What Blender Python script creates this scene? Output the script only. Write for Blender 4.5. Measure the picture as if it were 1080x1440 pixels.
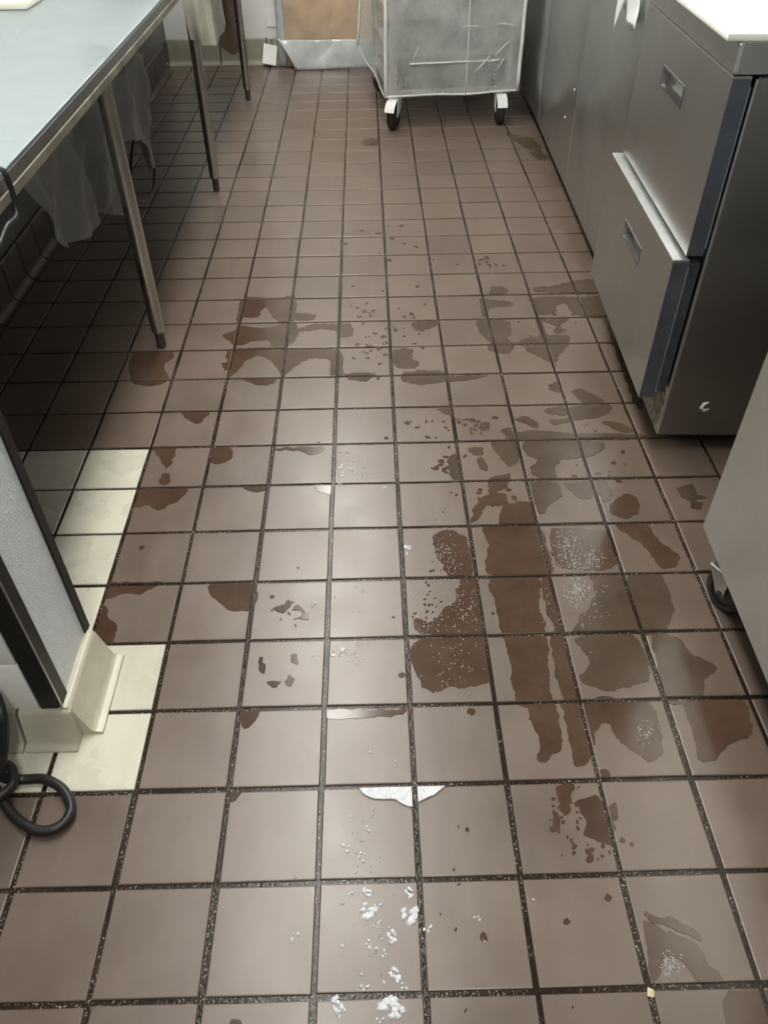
import bpy, bmesh, math, random
import numpy as np
from mathutils import Vector, Matrix, noise as mnoise

for o in list(bpy.data.objects):
    bpy.data.objects.remove(o)
SC = bpy.context.scene
COL = SC.collection
T = 0.16            # one floor tile with its joint, in metres; coordinates below are in tiles

# ------------------------------------------------------------------ camera
FPX = 1105.92
CAM = np.array([0.63887, -2.21762, 7.92958])
YAW, PITCH, ROLL = -0.0156251, 0.7473462, -0.0105254
fw = np.array([-math.sin(YAW)*math.cos(PITCH), math.cos(YAW)*math.cos(PITCH), -math.sin(PITCH)])
rt = np.array([math.cos(YAW), math.sin(YAW), 0.0])
up = np.cross(rt, fw)
RT = math.cos(ROLL)*rt + math.sin(ROLL)*up
UP = -math.sin(ROLL)*rt + math.cos(ROLL)*up
cam = bpy.data.cameras.new('camera')
cam.sensor_fit = 'VERTICAL'
cam.sensor_height = 36.0
cam.lens = FPX/1440*36.0
cam.clip_start = 0.02
co = bpy.data.objects.new('camera', cam)
COL.objects.link(co)
M = Matrix.Identity(4)
for r in range(3):
    M[r][0] = RT[r]; M[r][1] = UP[r]; M[r][2] = -fw[r]; M[r][3] = CAM[r]*T
co.matrix_world = M
SC.camera = co

# ------------------------------------------------------------------ world, exposure
w = bpy.data.worlds.new('world')
SC.world = w
w.use_nodes = True
w.node_tree.nodes['Background'].inputs[0].default_value = (0.6, 0.62, 0.62, 1)
w.node_tree.nodes['Background'].inputs[1].default_value = 0.3
SC.view_settings.view_transform = 'Standard'
SC.view_settings.look = 'None'
SC.view_settings.gamma = 1
SC.view_settings.use_curve_mapping = False
SC.view_settings.exposure = 0.30
LAMP_STRENGTH = 24.0
LAMP_COLOR = (1.0, 0.975, 0.91)
LAMPS = [(1.2, -8.0), (-1.0, 7.0), (-1.0, 15.5), (-1.0, 24.0)]

# ------------------------------------------------------------------ pixel helpers (1080x1440 photo)
def ray(px, py):
    return RT*(px-540)/FPX - UP*(py-720)/FPX + fw
def fl(px, py, z=0.0):
    d = ray(px, py); return CAM + (z-CAM[2])/d[2]*d
def onX(px, py, X):
    d = ray(px, py); return CAM + (X-CAM[0])/d[0]*d
def onY(px, py, Y):
    d = ray(px, py); return CAM + (Y-CAM[1])/d[1]*d

# ------------------------------------------------------------------ materials
def newmat(name):
    m = bpy.data.materials.new(name)
    m.use_nodes = True
    nt = m.node_tree
    return m, nt, nt.nodes['Principled BSDF']
def N(nt, typ, **kw):
    n = nt.nodes.new(typ)
    for k, v in kw.items():
        if k in n.inputs: n.inputs[k].default_value = v
        else: setattr(n, k, v)
    return n
def L(nt, a, b): nt.links.new(a, b)
def ramp(nt, src, stops):
    r = nt.nodes.new('ShaderNodeValToRGB')
    while len(r.color_ramp.elements) < len(stops): r.color_ramp.elements.new(0.5)
    for e, (p, c) in zip(r.color_ramp.elements, stops):
        e.position = p
        e.color = (c, c, c, 1) if isinstance(c, (int, float)) else (*c, 1)
    L(nt, src, r.inputs[0])
    return r.outputs[0]
def coords(nt, scale=(1, 1, 1), world=True):
    mp = nt.nodes.new('ShaderNodeMapping')
    mp.inputs['Scale'].default_value = scale
    if world: L(nt, nt.nodes.new('ShaderNodeNewGeometry').outputs['Position'], mp.inputs[0])
    else: L(nt, nt.nodes.new('ShaderNodeTexCoord').outputs['Object'], mp.inputs[0])
    return mp.outputs[0]
def noise(nt, vec, scale, detail=3, rough=0.55):
    n = nt.nodes.new('ShaderNodeTexNoise')
    n.inputs['Scale'].default_value = scale; n.inputs['Detail'].default_value = detail
    n.inputs['Roughness'].default_value = rough
    L(nt, vec, n.inputs['Vector'])
    return n.outputs['Fac']
def mixc(nt, fac, a, b, mode='MIX'):
    m = nt.nodes.new('ShaderNodeMix'); m.data_type = 'RGBA'; m.blend_type = mode
    for s, v in ((m.inputs[0], fac), (m.inputs[6], a), (m.inputs[7], b)):
        if hasattr(v, 'is_linked'): L(nt, v, s)
        elif isinstance(v, (int, float)): s.default_value = v
        else: s.default_value = (*v, 1)
    return m.outputs[2]
def bump(nt, h, bsdf, strength=0.3, dist=0.001):
    b = nt.nodes.new('ShaderNodeBump')
    b.inputs['Strength'].default_value = strength; b.inputs['Distance'].default_value = dist
    L(nt, h, b.inputs['Height']); L(nt, b.outputs[0], bsdf.inputs['Normal'])
MT = {}
def plain(name, col, rough=0.5, metal=0.0, var=0.12, scale=30, bmp=0.0, spec=0.5, alpha=1.0, world=True):
    m, nt, b = newmat(name)
    f = noise(nt, coords(nt, world=world), scale, 4)
    c0 = tuple(max(0, c*(1-var)) for c in col); c1 = tuple(min(1, c*(1+var)) for c in col)
    L(nt, mixc(nt, ramp(nt, f, [(0.3, 0.0), (0.7, 1.0)]), c0, c1), b.inputs['Base Color'])
    b.inputs['Roughness'].default_value = rough; b.inputs['Metallic'].default_value = metal
    b.inputs['Specular IOR Level'].default_value = spec; b.inputs['Alpha'].default_value = alpha
    if bmp: bump(nt, noise(nt, coords(nt, world=world), scale*6, 3), b, bmp, 0.0015 if bmp < .8 else .004)
    MT[name] = m
    return m, nt, b

def tile_material(name, col, wetcol, rough):
    m, nt, b = newmat(name)
    oi = nt.nodes.new('ShaderNodeObjectInfo')
    streak = noise(nt, coords(nt, (14, 3.0, 6)), 1.6, 5, 0.6)
    blot = noise(nt, coords(nt), 6.0, 4, 0.6)
    fine = noise(nt, coords(nt), 160.0, 2)
    c = mixc(nt, ramp(nt, oi.outputs['Random'], [(0.0, 0.0), (1.0, 1.0)]), tuple(x*0.86 for x in col), tuple(x*1.10 for x in col))
    c = mixc(nt, ramp(nt, streak, [(0.35, 0.0), (0.75, 0.55)]), c, tuple(min(1, x*1.3) for x in col))
    c = mixc(nt, ramp(nt, blot, [(0.42, 0.0), (0.75, 0.55)]), c, wetcol)
    L(nt, c, b.inputs['Base Color'])
    L(nt, ramp(nt, blot, [(0.3, rough*1.1), (0.7, rough*0.8)]), b.inputs['Roughness'])
    b.inputs['Specular IOR Level'].default_value = 0.8
    bump(nt, fine, b, 0.10, 0.0006)
    MT[name] = m
tile_material('brown_tile', (0.143, 0.103, 0.080), (0.104, 0.070, 0.052), 0.36)
tile_material('cream_tile', (0.60, 0.58, 0.485), (0.60, 0.578, 0.48), 0.30)

def wet_material(key, c0, c1, rough):
    m, nt, b = newmat(key)
    blot = noise(nt, coords(nt), 12.0, 5, 0.65)
    L(nt, mixc(nt, ramp(nt, blot, [(0.3, 0.0), (0.7, 1.0)]), c0, c1), b.inputs['Base Color'])
    b.inputs['Roughness'].default_value = rough
    b.inputs['Specular IOR Level'].default_value = 0.4
    bump(nt, noise(nt, coords(nt), 40, 2), b, 0.05, 0.0008)
    MT[key] = m
wet_material('wet', (0.062, 0.035, 0.023), (0.098, 0.061, 0.041), 0.15)
wet_material('wet_thin', (0.068, 0.045, 0.030), (0.100, 0.073, 0.052), 0.2)

def grout_material():
    m, nt, b = newmat('grout')
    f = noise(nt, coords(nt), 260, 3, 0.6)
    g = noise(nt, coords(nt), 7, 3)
    sp = ramp(nt, f, [(0.575, 0.0), (0.65, 1.0)])  # pale speckles paint wet glints into the joint colour
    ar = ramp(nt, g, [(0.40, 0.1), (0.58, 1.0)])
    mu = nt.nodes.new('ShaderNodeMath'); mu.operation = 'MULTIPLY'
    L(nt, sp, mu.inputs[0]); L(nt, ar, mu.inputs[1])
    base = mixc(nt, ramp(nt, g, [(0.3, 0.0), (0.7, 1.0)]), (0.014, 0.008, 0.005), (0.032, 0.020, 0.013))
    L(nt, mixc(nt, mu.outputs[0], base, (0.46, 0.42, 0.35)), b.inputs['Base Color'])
    b.inputs['Roughness'].default_value = 0.2
    b.inputs['Specular IOR Level'].default_value = 0.25
    bump(nt, noise(nt, coords(nt), 200, 2), b, 0.5, 0.0012)
    MT['grout'] = m
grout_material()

def steel(name, col, rough, scale=(4, 4, 260), aniso=0.0, spots=0.25):
    m, nt, b = newmat(name)
    br = noise(nt, coords(nt, scale), 1.0, 3)
    sm = noise(nt, coords(nt), 5.0, 4, 0.6)
    c = mixc(nt, ramp(nt, sm, [(0.3, 0.0), (0.75, spots)]), col, tuple(x*0.62 for x in col))
    c = mixc(nt, ramp(nt, br, [(0.3, 0.0), (0.7, 0.18)]), c, tuple(min(1, x*1.2) for x in col))
    L(nt, c, b.inputs['Base Color'])
    b.inputs['Metallic'].default_value = 1.0
    L(nt, ramp(nt, sm, [(0.25, rough*0.85), (0.8, rough*1.25)]), b.inputs['Roughness'])
    bump(nt, br, b, 0.03, 0.0005)
    MT[name] = m
steel('steel_panel', (0.50, 0.51, 0.50), 0.34)
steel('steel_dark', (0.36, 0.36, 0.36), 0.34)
steel('steel_top', (0.42, 0.49, 0.53), 0.30, (5, 60, 5), spots=.12)
steel('steel_leg', (0.60, 0.60, 0.57), 0.28)
steel('steel_near', (0.78, 0.79, 0.76), 0.40)
plain('grey_edge', (0.30, 0.38, 0.46), 0.3, 0.5)
plain('aluminium', (0.70, 0.71, 0.71), 0.35, 0.9)
plain('white_wall', (0.76, 0.77, 0.74), 0.45, 0, 0.04, 3, 0.05)
plain('darkened_wall', (0.12, 0.12, 0.115), 0.5, 0, 0.2, 3, 0.05)  # dark colour stands in for under-table shade and cuts bounced light
plain('ceiling_white', (0.42, 0.43, 0.43), 0.8, 0, 0.03, 3, 0.1)
plain('white_ceramic', (0.88, 0.90, 0.88), 0.16, 0, 0.03, 6)
plain('textured_panel', (0.86, 0.90, 0.94), 0.40, 0, 0.04, 40, 0.9)
plain('black_trim', (0.008, 0.008, 0.008), 0.45, 0, 0.3, 40)
plain('black_rubber', (0.016, 0.016, 0.017), 0.42, 0, 0.3, 40)
plain('wheel_grey', (0.06, 0.06, 0.06), 0.5, 0, 0.3, 60)
plain('white_metal', (0.72, 0.73, 0.70), 0.35, 0.1, 0.08, 40)
plain('cream_base', (0.50, 0.475, 0.385), 0.3, 0, 0.12, 14)
plain('shaded_base', (0.055, 0.038, 0.030), 0.4, 0, 0.2, 14)  # cove base colour darkened to paint in the shade under the table
plain('back_base', (0.27, 0.265, 0.21), 0.35, 0, 0.12, 14)  # darker than the cream base, with the far end's shade painted in
plain('beige_edge', (0.26, 0.24, 0.19), 0.45, 0.3, 0.35, 14)
plain('drawer_side', (0.13, 0.15, 0.18), 0.35, 0.6, 0.15, 20)
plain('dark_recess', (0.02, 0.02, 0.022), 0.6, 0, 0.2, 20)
plain('gasket', (0.05, 0.06, 0.065), 0.5, 0, 0.3, 40)
plain('grime', (0.20, 0.18, 0.14), 0.5, 0.2, 0.75, 60)
plain('cutting_board', (0.86, 0.87, 0.83), 0.4, 0, 0.03, 8)
plain('cream_board', (0.80, 0.78, 0.66), 0.45, 0, 0.06, 8)
plain('cardboard', (0.62, 0.44, 0.28), 0.6, 0, 0.18, 9, 0.1)
plain('brown_paper', (0.33, 0.24, 0.19), 0.75, 0, 0.25, 9, 0.2)
plain('white_paper', (0.82, 0.83, 0.82), 0.6, 0, 0.04, 9)
plain('foam', (0.78, 0.81, 0.85), 0.35, 0, 0.16, 120, 0.7)
plain('painted_sheen', (0.42, 0.41, 0.40), 0.3, 0, 0.2, 120)
plain('crumb', (0.70, 0.62, 0.40), 0.6, 0, 0.2, 60)
plain('dirty_cloth', (0.42, 0.41, 0.35), 0.8, 0, 0.35, 7, 0.3)
plain('lamp_housing', (0.8, 0.8, 0.8), 0.5)

def film(name, col, trans, rough, cloud=0.35, scale=7, translucent=0.0):
    m, nt, b = newmat(name)
    f = noise(nt, coords(nt, (1, 1, 0.8)), scale, 5, 0.65)
    L(nt, ramp(nt, f, [(0.30, 1-trans-cloud*0.5), (0.72, min(1.0, 1-trans+cloud*0.5))]), b.inputs['Alpha'])
    b.inputs['Base Color'].default_value = (*col, 1)
    b.inputs['Roughness'].default_value = rough
    b.inputs['Specular IOR Level'].default_value = 0.7
    bump(nt, noise(nt, coords(nt, (1, 1, 0.6)), 12, 3), b, 0.5, 0.012)
    MT[name] = m
film('cover_film', (0.72, 0.75, 0.74), 0.58, 0.18, 0.35, 6)
film('wrap_film', (0.62, 0.62, 0.60), 0.85, 0.15, 0.15, 6)
film('clear_film', (0.60, 0.64, 0.66), 0.25, 0.15, 0.4, 10)
film('grey_film', (0.24, 0.25, 0.25), 0.2, 0.35, 0.25, 8)
film('white_film', (0.85, 0.87, 0.87), 0.06, 0.3, 0.1, 10)
film('sheen_film', (0.70, 0.66, 0.62), 0.86, 0.2, 0.34, 30)  # hazy film for painted puddle sheen, unused
film('hem', (0.80, 0.82, 0.80), 0.08, 0.3, 0.1, 10)

def emitter():
    m = bpy.data.materials.new('lamp_diffuser'); m.use_nodes = True
    nt = m.node_tree; nt.nodes.clear()
    e = N(nt, 'ShaderNodeEmission'); e.inputs[0].default_value = (*LAMP_COLOR, 1); e.inputs[1].default_value = LAMP_STRENGTH
    o = N(nt, 'ShaderNodeOutputMaterial'); L(nt, e.outputs[0], o.inputs[0])
    MT['lamp'] = m
emitter()

# ------------------------------------------------------------------ mesh builder (tile units)
class MB:
    def __init__(s): s.v = []; s.f = []; s.sm = False
    def add(s, vs, fs):
        k = len(s.v); s.v += [tuple(float(c) for c in p) for p in vs]; s.f += [tuple(i+k for i in f) for f in fs]; return s
    def box(s, x0, x1, y0, y1, z0, z1, bev=0.0, seg=1):
        bm = bmesh.new()
        bmesh.ops.create_cube(bm, size=1.0)
        for v in bm.verts:
            v.co = Vector(((x0+x1)/2+v.co.x*(x1-x0), (y0+y1)/2+v.co.y*(y1-y0), (z0+z1)/2+v.co.z*(z1-z0)))
        if bev: bmesh.ops.bevel(bm, geom=bm.edges[:], offset=bev, segments=seg, affect='EDGES', profile=0.5)
        bm.verts.index_update()
        s.add([v.co for v in bm.verts], [[v.index for v in f.verts] for f in bm.faces]); bm.free(); return s
    def tube(s, pts, r, n=12, caps=True):
        P = [Vector(p) for p in pts]; rs = r if isinstance(r, (list, tuple)) else [r]*len(P)
        rings = []; ref = None
        for i, p in enumerate(P):
            t = (P[min(i+1, len(P)-1)]-P[max(i-1, 0)]).normalized()
            if ref is None:
                ref = Vector((0, 0, 1)) if abs(t.z) < 0.9 else Vector((1, 0, 0))
            a = (ref - t*ref.dot(t)).normalized(); ref = a; b = t.cross(a)
            rings.append([p + rs[i]*(math.cos(2*math.pi*k/n)*a+math.sin(2*math.pi*k/n)*b) for k in range(n)])
        vs = [q for rg in rings for q in rg]; fs = []
        for i in range(len(P)-1):
            for k in range(n):
                fs.append((i*n+k, i*n+(k+1) % n, (i+1)*n+(k+1) % n, (i+1)*n+k))
        if caps: fs.append(tuple(range(n-1, -1, -1))); fs.append(tuple((len(P)-1)*n+k for k in range(n)))
        s.add(vs, fs); return s
    def prism(s, prof, axis, a, b):
        """closed 2D profile extruded along axis 'x' or 'y' or 'z' from a to b"""
        def pt(u, v, w):
            return {'x': (w, u, v), 'y': (u, w, v), 'z': (u, v, w)}[axis]
        n = len(prof); vs = [pt(u, v, a) for u, v in prof]+[pt(u, v, b) for u, v in prof]
        fs = [(i, (i+1) % n, n+(i+1) % n, n+i) for i in range(n)]
        fs += [tuple(range(n-1, -1, -1)), tuple(range(n, 2*n))]
        s.add(vs, fs); return s
    def grid(s, fn, nu, nv, thick=0.0):
        P = [[Vector(fn(i/nu, j/nv)) for i in range(nu+1)] for j in range(nv+1)]
        vs = [p for r in P for p in r]; W = nu+1
        fs = [(j*W+i, j*W+i+1, (j+1)*W+i+1, (j+1)*W+i) for j in range(nv) for i in range(nu)]
        if thick:
            nn = []
            for j in range(nv+1):
                for i in range(nu+1):
                    du = P[j][min(i+1, nu)]-P[j][max(i-1, 0)]; dv = P[min(j+1, nv)][i]-P[max(j-1, 0)][i]
                    c = du.cross(dv); nn.append(c.normalized() if c.length > 1e-9 else Vector((0, 0, 1)))
            k = len(vs); vs = vs + [p-n*thick for p, n in zip(vs, nn)]
            fs = fs + [tuple(q+k for q in reversed(f)) for f in fs]
            bd = [j for j in range(W)]+[(j+1)*W+nu for j in range(nv)]+[nv*W+i for i in range(nu-1, -1, -1)]+[j*W for j in range(nv-1, 0, -1)]
            for a, b in zip(bd, bd[1:]+bd[:1]): fs.append((b, a, a+k, b+k))
        s.add(vs, fs); return s
    def mesh(s, name, mat, smooth=None, org=(0, 0, 0)):
        me = bpy.data.meshes.new(name)
        me.from_pydata([((x-org[0])*T, (y-org[1])*T, (z-org[2])*T) for x, y, z in s.v], [], s.f)
        bm = bmesh.new(); bm.from_mesh(me); bmesh.ops.recalc_face_normals(bm, faces=bm.faces[:]); bm.to_mesh(me); bm.free()
        me.materials.append(MT[mat])
        if smooth:
            me.polygons.foreach_set('use_smooth', [True]*len(me.polygons))
            if smooth != 'all': me.set_sharp_from_angle(angle=math.radians(smooth))
        return me
    def obj(s, name, mat, parent=None, smooth=35, org=None):
        """org: location of the object's origin in the parent's frame (tile units)"""
        o_ = org or (0, 0, 0)
        o = bpy.data.objects.new(name, s.mesh(name, mat, smooth, o_))
        o.location = [c*T for c in o_]
        COL.objects.link(o)
        if parent: o.parent = parent
        return o
def empty(name, loc, rz=0.0):
    o = bpy.data.objects.new(name, None); o.empty_display_size = 0.05
    o.location = [c*T for c in loc]; o.rotation_euler = (0, 0, rz)
    COL.objects.link(o); return o
def tag(o, label=None, cat=None, group=None, kind=None):
    if label: o['label'] = label
    if cat: o['category'] = cat
    if group: o['group'] = group
    if kind: o['kind'] = kind
    return o
def cp(o, loc=None, parent=None, rz=None):
    c = o.copy(); COL.objects.link(c); c.parent = parent
    if loc is not None: c.location = [q*T for q in loc]
    if rz is not None: c.rotation_euler = (0, 0, rz)
    return c
def cm(v): return v/100/T

# ------------------------------------------------------------------ the room
XL, XR, YF, YB, ZC = -6.9, 10.0, -13.0, 32.0, 16.5
GZ = -cm(0.35)
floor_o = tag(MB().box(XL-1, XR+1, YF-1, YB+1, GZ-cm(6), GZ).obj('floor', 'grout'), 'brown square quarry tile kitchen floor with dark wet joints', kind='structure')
tag(MB().box(XL-1, XL, YF-1, YB+1, GZ, ZC).obj('wall_left', 'darkened_wall'), 'wall behind the steel work table, coloured dark for shade', kind='structure')
tag(MB().box(XL, XR, YB, YB+1, GZ, ZC).obj('wall_back', 'white_wall'), 'white wall at the far end of the aisle', kind='structure')
tag(MB().box(XR, XR+1, YF-1, YB+1, GZ, ZC).obj('wall_right', 'darkened_wall'), 'grey wall behind the steel refrigerators', kind='structure')
tag(MB().box(XL, XR, YF-1, YF, GZ, ZC).obj('wall_front', 'darkened_wall'), 'grey wall facing the far end of the aisle', kind='structure')
tag(MB().box(XL-1, XR+1, YF-1, YB+1, ZC, ZC+1).obj('ceiling', 'ceiling_white'), 'pale grey kitchen ceiling with strip lights', kind='structure')

MB().box(XL, XL+.03, YF, YB, 5.5, ZC).obj('bounce_panel', 'white_wall', bpy.data.objects['wall_left'], None)  # unseen white panel, added so the table top reflects brighter
# floor tiles: single objects where they show large, one joined part elsewhere
random.seed(4)
HT = 0.5-0.025      # half the tile face
def tile_shape(mb, cx, cy, top=0.0, h=HT):
    e = cm(0.17)
    vs = []
    for q, z in ((h, GZ-cm(.2)), (h, top-e), (h-e*0.45, top-e*0.28), (h-e*1.2, top)):
        vs += [(cx-q, cy-q, z), (cx+q, cy-q, z), (cx+q, cy+q, z), (cx-q, cy+q, z)]
    fs = [(a*4+k, a*4+(k+1) % 4, (a+1)*4+(k+1) % 4, (a+1)*4+k) for a in range(3) for k in range(4)]
    fs.append((12, 13, 14, 15)); mb.add(vs, fs)
def is_cream(i, j):
    return (2 <= j < 8 and i < -3) or (i == -3 and 2 <= j < 4)
def px_of(X, Y):
    d = np.array([X, Y, 0])-CAM; z = d@fw
    return 540+FPX*(d@RT)/z, 720-FPX*(d@UP)/z
cells = []
for j in range(-13, 32):
    for i in range(-7, 10):
        vis = False
        if j >= -1:
            x, y = px_of(i+.5, j+.5)
            xa, ya = px_of(i+.5, j); xb, yb = px_of(i+.5, j+1); xc, yc = px_of(i, j+.5); xd, yd = px_of(i+1, j+.5)
            vis = xd > 0 and xc < 1080 and ya > 0 and yb < 1440
            size = abs(ya-yb)
            hid = (i >= 6) or (i <= -6 and j > 9) or (i >= 5 and j >= 8) or (i < -4 and j < 2)
            vis = vis and not hid and size >= 8.0
        cells.append((i, j, vis))
vis_brown = sorted([c for c in cells if c[2] and not is_cream(c[0], c[1])], key=lambda c: c[1])[:300]
vb = set((c[0], c[1]) for c in vis_brown)
pm = MB(); tile_shape(pm, 0, 0); tile_mesh = pm.mesh('floor_tile', 'brown_tile', None)
pc = MB(); tile_shape(pc, 0, 0); cream_mesh = pc.mesh('cream_floor_tile', 'cream_tile', None)
rest = MB()
for i, j, v in cells:
    cr = is_cream(i, j)
    if (i, j) in vb or cr:
        o = bpy.data.objects.new('cream_floor_tile' if cr else 'floor_tile', cream_mesh if cr else tile_mesh)
        o.location = ((i+.5+random.uniform(-.006, .006))*T, (j+.5+random.uniform(-.006, .006))*T, random.uniform(-.0003, .0001))
        o.rotation_euler = (random.uniform(-.0025, .0025), random.uniform(-.0025, .0025), random.uniform(-.006, .006))
        COL.objects.link(o); o.parent = floor_o
        if cr: o['label'] = 'cream glazed replacement tile'
    else:
        tile_shape(rest, i+.5, j+.5)
o = rest.obj('floor_tiles', 'brown_tile', floor_o, None); o['kind'] = 'stuff'

# cove base tiles along back and left walls
def cove_profile(h, foot, t=0.07):
    p = [(0, 0), (foot, 0), (foot, 0.03)]
    for k in range(0, 6):
        a = k/5*math.pi/2
        p.append((t+(foot-t)*(1-math.sin(a)), 0.03+(foot-t)*(1-math.cos(a))))
    p += [(t, h-0.05), (t*0.7, h-0.012), (t*0.3, h), (0, h)]
    return p
bb = tag(MB().box(XL, XR, YB-0.02, YB, 0, 0.84).obj('baseboard_back', 'grout'), 'cove tile base along the far white wall, darkened grey-green for shade', kind='structure')
pf = [(-u, v) for u, v in cove_profile(0.88, 0.26)]
me = MB().prism([(u, v) for u, v in pf], 'x', -0.478, 0.478).mesh('cove_tile', 'back_base', 40)
for k in range(17):
    if k == 16: continue
    o = bpy.data.objects.new('cove_tile', me); o.location = ((XL+.5+k)*T, (YB-.02)*T, 0); COL.objects.link(o); o.parent = bb
bl = tag(MB().box(XL, XL+0.02, 4.0, YB-.3, 0, 0.84).obj('baseboard_left', 'grout'), 'cove tile base under the work table, shade painted into its brown', kind='structure')
me = MB().prism(cove_profile(0.88, 0.26), 'y', -0.478, 0.478).mesh('cove_tile', 'shaded_base', 40)
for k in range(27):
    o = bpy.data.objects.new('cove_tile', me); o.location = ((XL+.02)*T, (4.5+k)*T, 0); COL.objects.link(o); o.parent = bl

# short partition wall beside the table
WX, WY0, WY1 = -2.87, 2.78, 3.86
pw = tag(MB().box(XL, WX, WY0, WY1, 0, ZC).obj('wall_partition', 'white_wall'), 'short partition wall with white tiled face and textured end', kind='structure')
MB().box(WX, WX+0.015, WY0+.05, WY1-.05, 0.5, ZC).obj('end_panel', 'textured_panel', pw, None)
g = MB().box(WX-0.20, WX+0.035, WY0-0.05, WY0, 0.5, ZC, .008)
g.box(WX, WX+0.04, WY0-0.04, WY0+0.15, 0.52, ZC, .008)
g.obj('corner_guard', 'black_trim', pw)
MB().box(WX+.03, WX+.048, WY0-.058, WY0-.035, 0.53, ZC, .004).obj('guard_edge', 'steel_panel', pw)
g = MB().box(WX-0.20, WX+0.035, WY1, WY1+0.05, 0.5, ZC, .008)
g.box(WX, WX+0.04, WY1-0.11, WY1+.04, 0.5, ZC, .008)
g.obj('corner_guard', 'black_trim', pw)
wt = MB().box(-.478, .478, -.03, .03, -.478, .478, .014, 2).mesh('wall_tile', 'white_ceramic', 30)
z = 1.30
rows = [(0.5+1.29)/2] + [1.30+.49+.98*k for k in range(6)]
for r, zc in enumerate(rows):
    for c in range(4):
        o = bpy.data.objects.new('wall_tile', wt); COL.objects.link(o); o.parent = pw
        o.location = ((WX-.20-.49-.98*c)*T, (WY0-.02)*T, zc*T)
        if r == 0: o.scale = (1, 1, 0.80)
# base tiles of the partition
bp = tag(MB().box(XL, WX, WY0-.01, WY0, 0, .5).obj('baseboard_partition', 'grout'), 'cream cove tile base wrapping the end of the partition wall', kind='structure')
prof = [(0, 0), (.36, 0), (.36, .035), (.29, .045), (.255, .06), (.23, .10), (.125, .49), (.105, .52), (.07, .535), (0, .535)]
for a, b in ((2.72, 3.80),):
    m_ = MB().prism([(WX+u, v) for u, v in prof], 'y', a, b); m_.obj('cove_tile', 'cream_base', bp, 40)
pr2 = [(WY0-.02-u*0.75, v*0.95) for u, v in prof]
xs = [-2.72, -3.33, -4.3, -5.27, -6.24]
for a, b in zip(xs, xs[1:]):
    MB().prism(pr2, 'x', b+.02, a-.02).obj('cove_tile', 'cream_base', bp, 40)

# ceiling strip lights
for k, (x, y) in enumerate(LAMPS):
    e = empty('ceiling_light', (x, y, ZC-0.35))
    tag(e, 'long white fluorescent strip light on the ceiling above the aisle', 'light', 'strip lights above the aisle')
    h = MB().box(-1.0, 1.0, -3.9, 3.9, 0.12, 0.35, 0.03); h.obj('housing', 'lamp_housing', e)
    MB().box(-.92, .92, -3.8, 3.8, 0.0, 0.12, 0.04, 2).obj('diffuser', 'lamp', e)

# ------------------------------------------------------------------ work table
TX0, TX1, TY0, TY1, TZ = -6.75, -2.85, 4.05, 27.9, 5.24
tb = tag(empty('work_table', (-4.8, 16, 0)), 'long stainless steel work table along the left wall', 'table')
def tbox(*a): return MB().box(*a)
off = (-4.8, 16, 0)
def rel(mb): mb.v = [(x-off[0], y-off[1], z-off[2]) for x, y, z in mb.v]; return mb
# top sheet with rolled front edge
prof = [(TX0, TZ), (TX1-.035, TZ), (TX1-.008, TZ-.010), (TX1, TZ-.035), (TX1, TZ-.16), (TX1-.24, TZ-.16), (TX1-.24, TZ-.07), (TX0, TZ-.07)]
rel(MB().prism(prof, 'y', TY0, TY1)).obj('table_top', 'steel_top', tb, 40)
rel(MB().box(TX1-.006, TX1+.004, TY0+.01, TY1-.01, TZ-.155, TZ-.045)).obj('front_edge', 'steel_dark', tb)  # darker steel strip painting the dark reflection on the edge
rel(MB().prism([(TX1-.01, TZ-.16), (TX1+.012, TZ-.18), (TX1+.012, TZ-.27), (TX1-.02, TZ-.30), (TX1-.2, TZ-.30), (TX1-.2, TZ-.16)], 'y', TY0+.01, TY1-.01)).obj('edge_hem', 'beige_edge', tb, 40)  # beige-grey strip, lighter than the band above it
rel(tbox(TX1-.75, TX1-.35, TY0+.3, TY1-.3, TZ-.42, TZ-.07, .02)).obj('rail', 'steel_leg', tb)
rel(tbox(TX0+.3, TX0+.6, TY0+.3, TY1-.3, TZ-.42, TZ-.07, .02)).obj('rail', 'steel_leg', tb)
for y in (11.17, 19.1, 27.25):
    rel(tbox(XL+.03, TX1-.4, y-.2, y+.2, TZ-.40, TZ-.08, .02)).obj('cross_rail', 'steel_leg', tb)
    for x in (-3.40,):
        lg = rel(MB().tube([(x, y, .34), (x, y, TZ-.1)], .128, 20)).obj('leg', 'steel_leg', tb)
        rel(MB().tube([(x, y, 0), (x, y, .05), (x, y, .10), (x, y, .30), (x, y, .36), (x, y, .37)], [.075, .095, .085, .085, .115, .128], 16)).obj('foot', 'wheel_grey', lg)
# cream chopping board lying on the table
bd = MB()
b0 = fl(38, 8, 5.3); 
bd.box(b0[0]-2.2, b0[0], b0[1], b0[1]+3.2, TZ, TZ+.12, .03, 2)
bo = tag(bd.obj('chopping_board', 'cream_board', None, 35, (b0[0]-1.1, b0[1]+1.6, TZ)), 'cream plastic chopping board lying on the steel work table', 'board')
bo.rotation_euler = (0, 0, 0.0)

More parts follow.
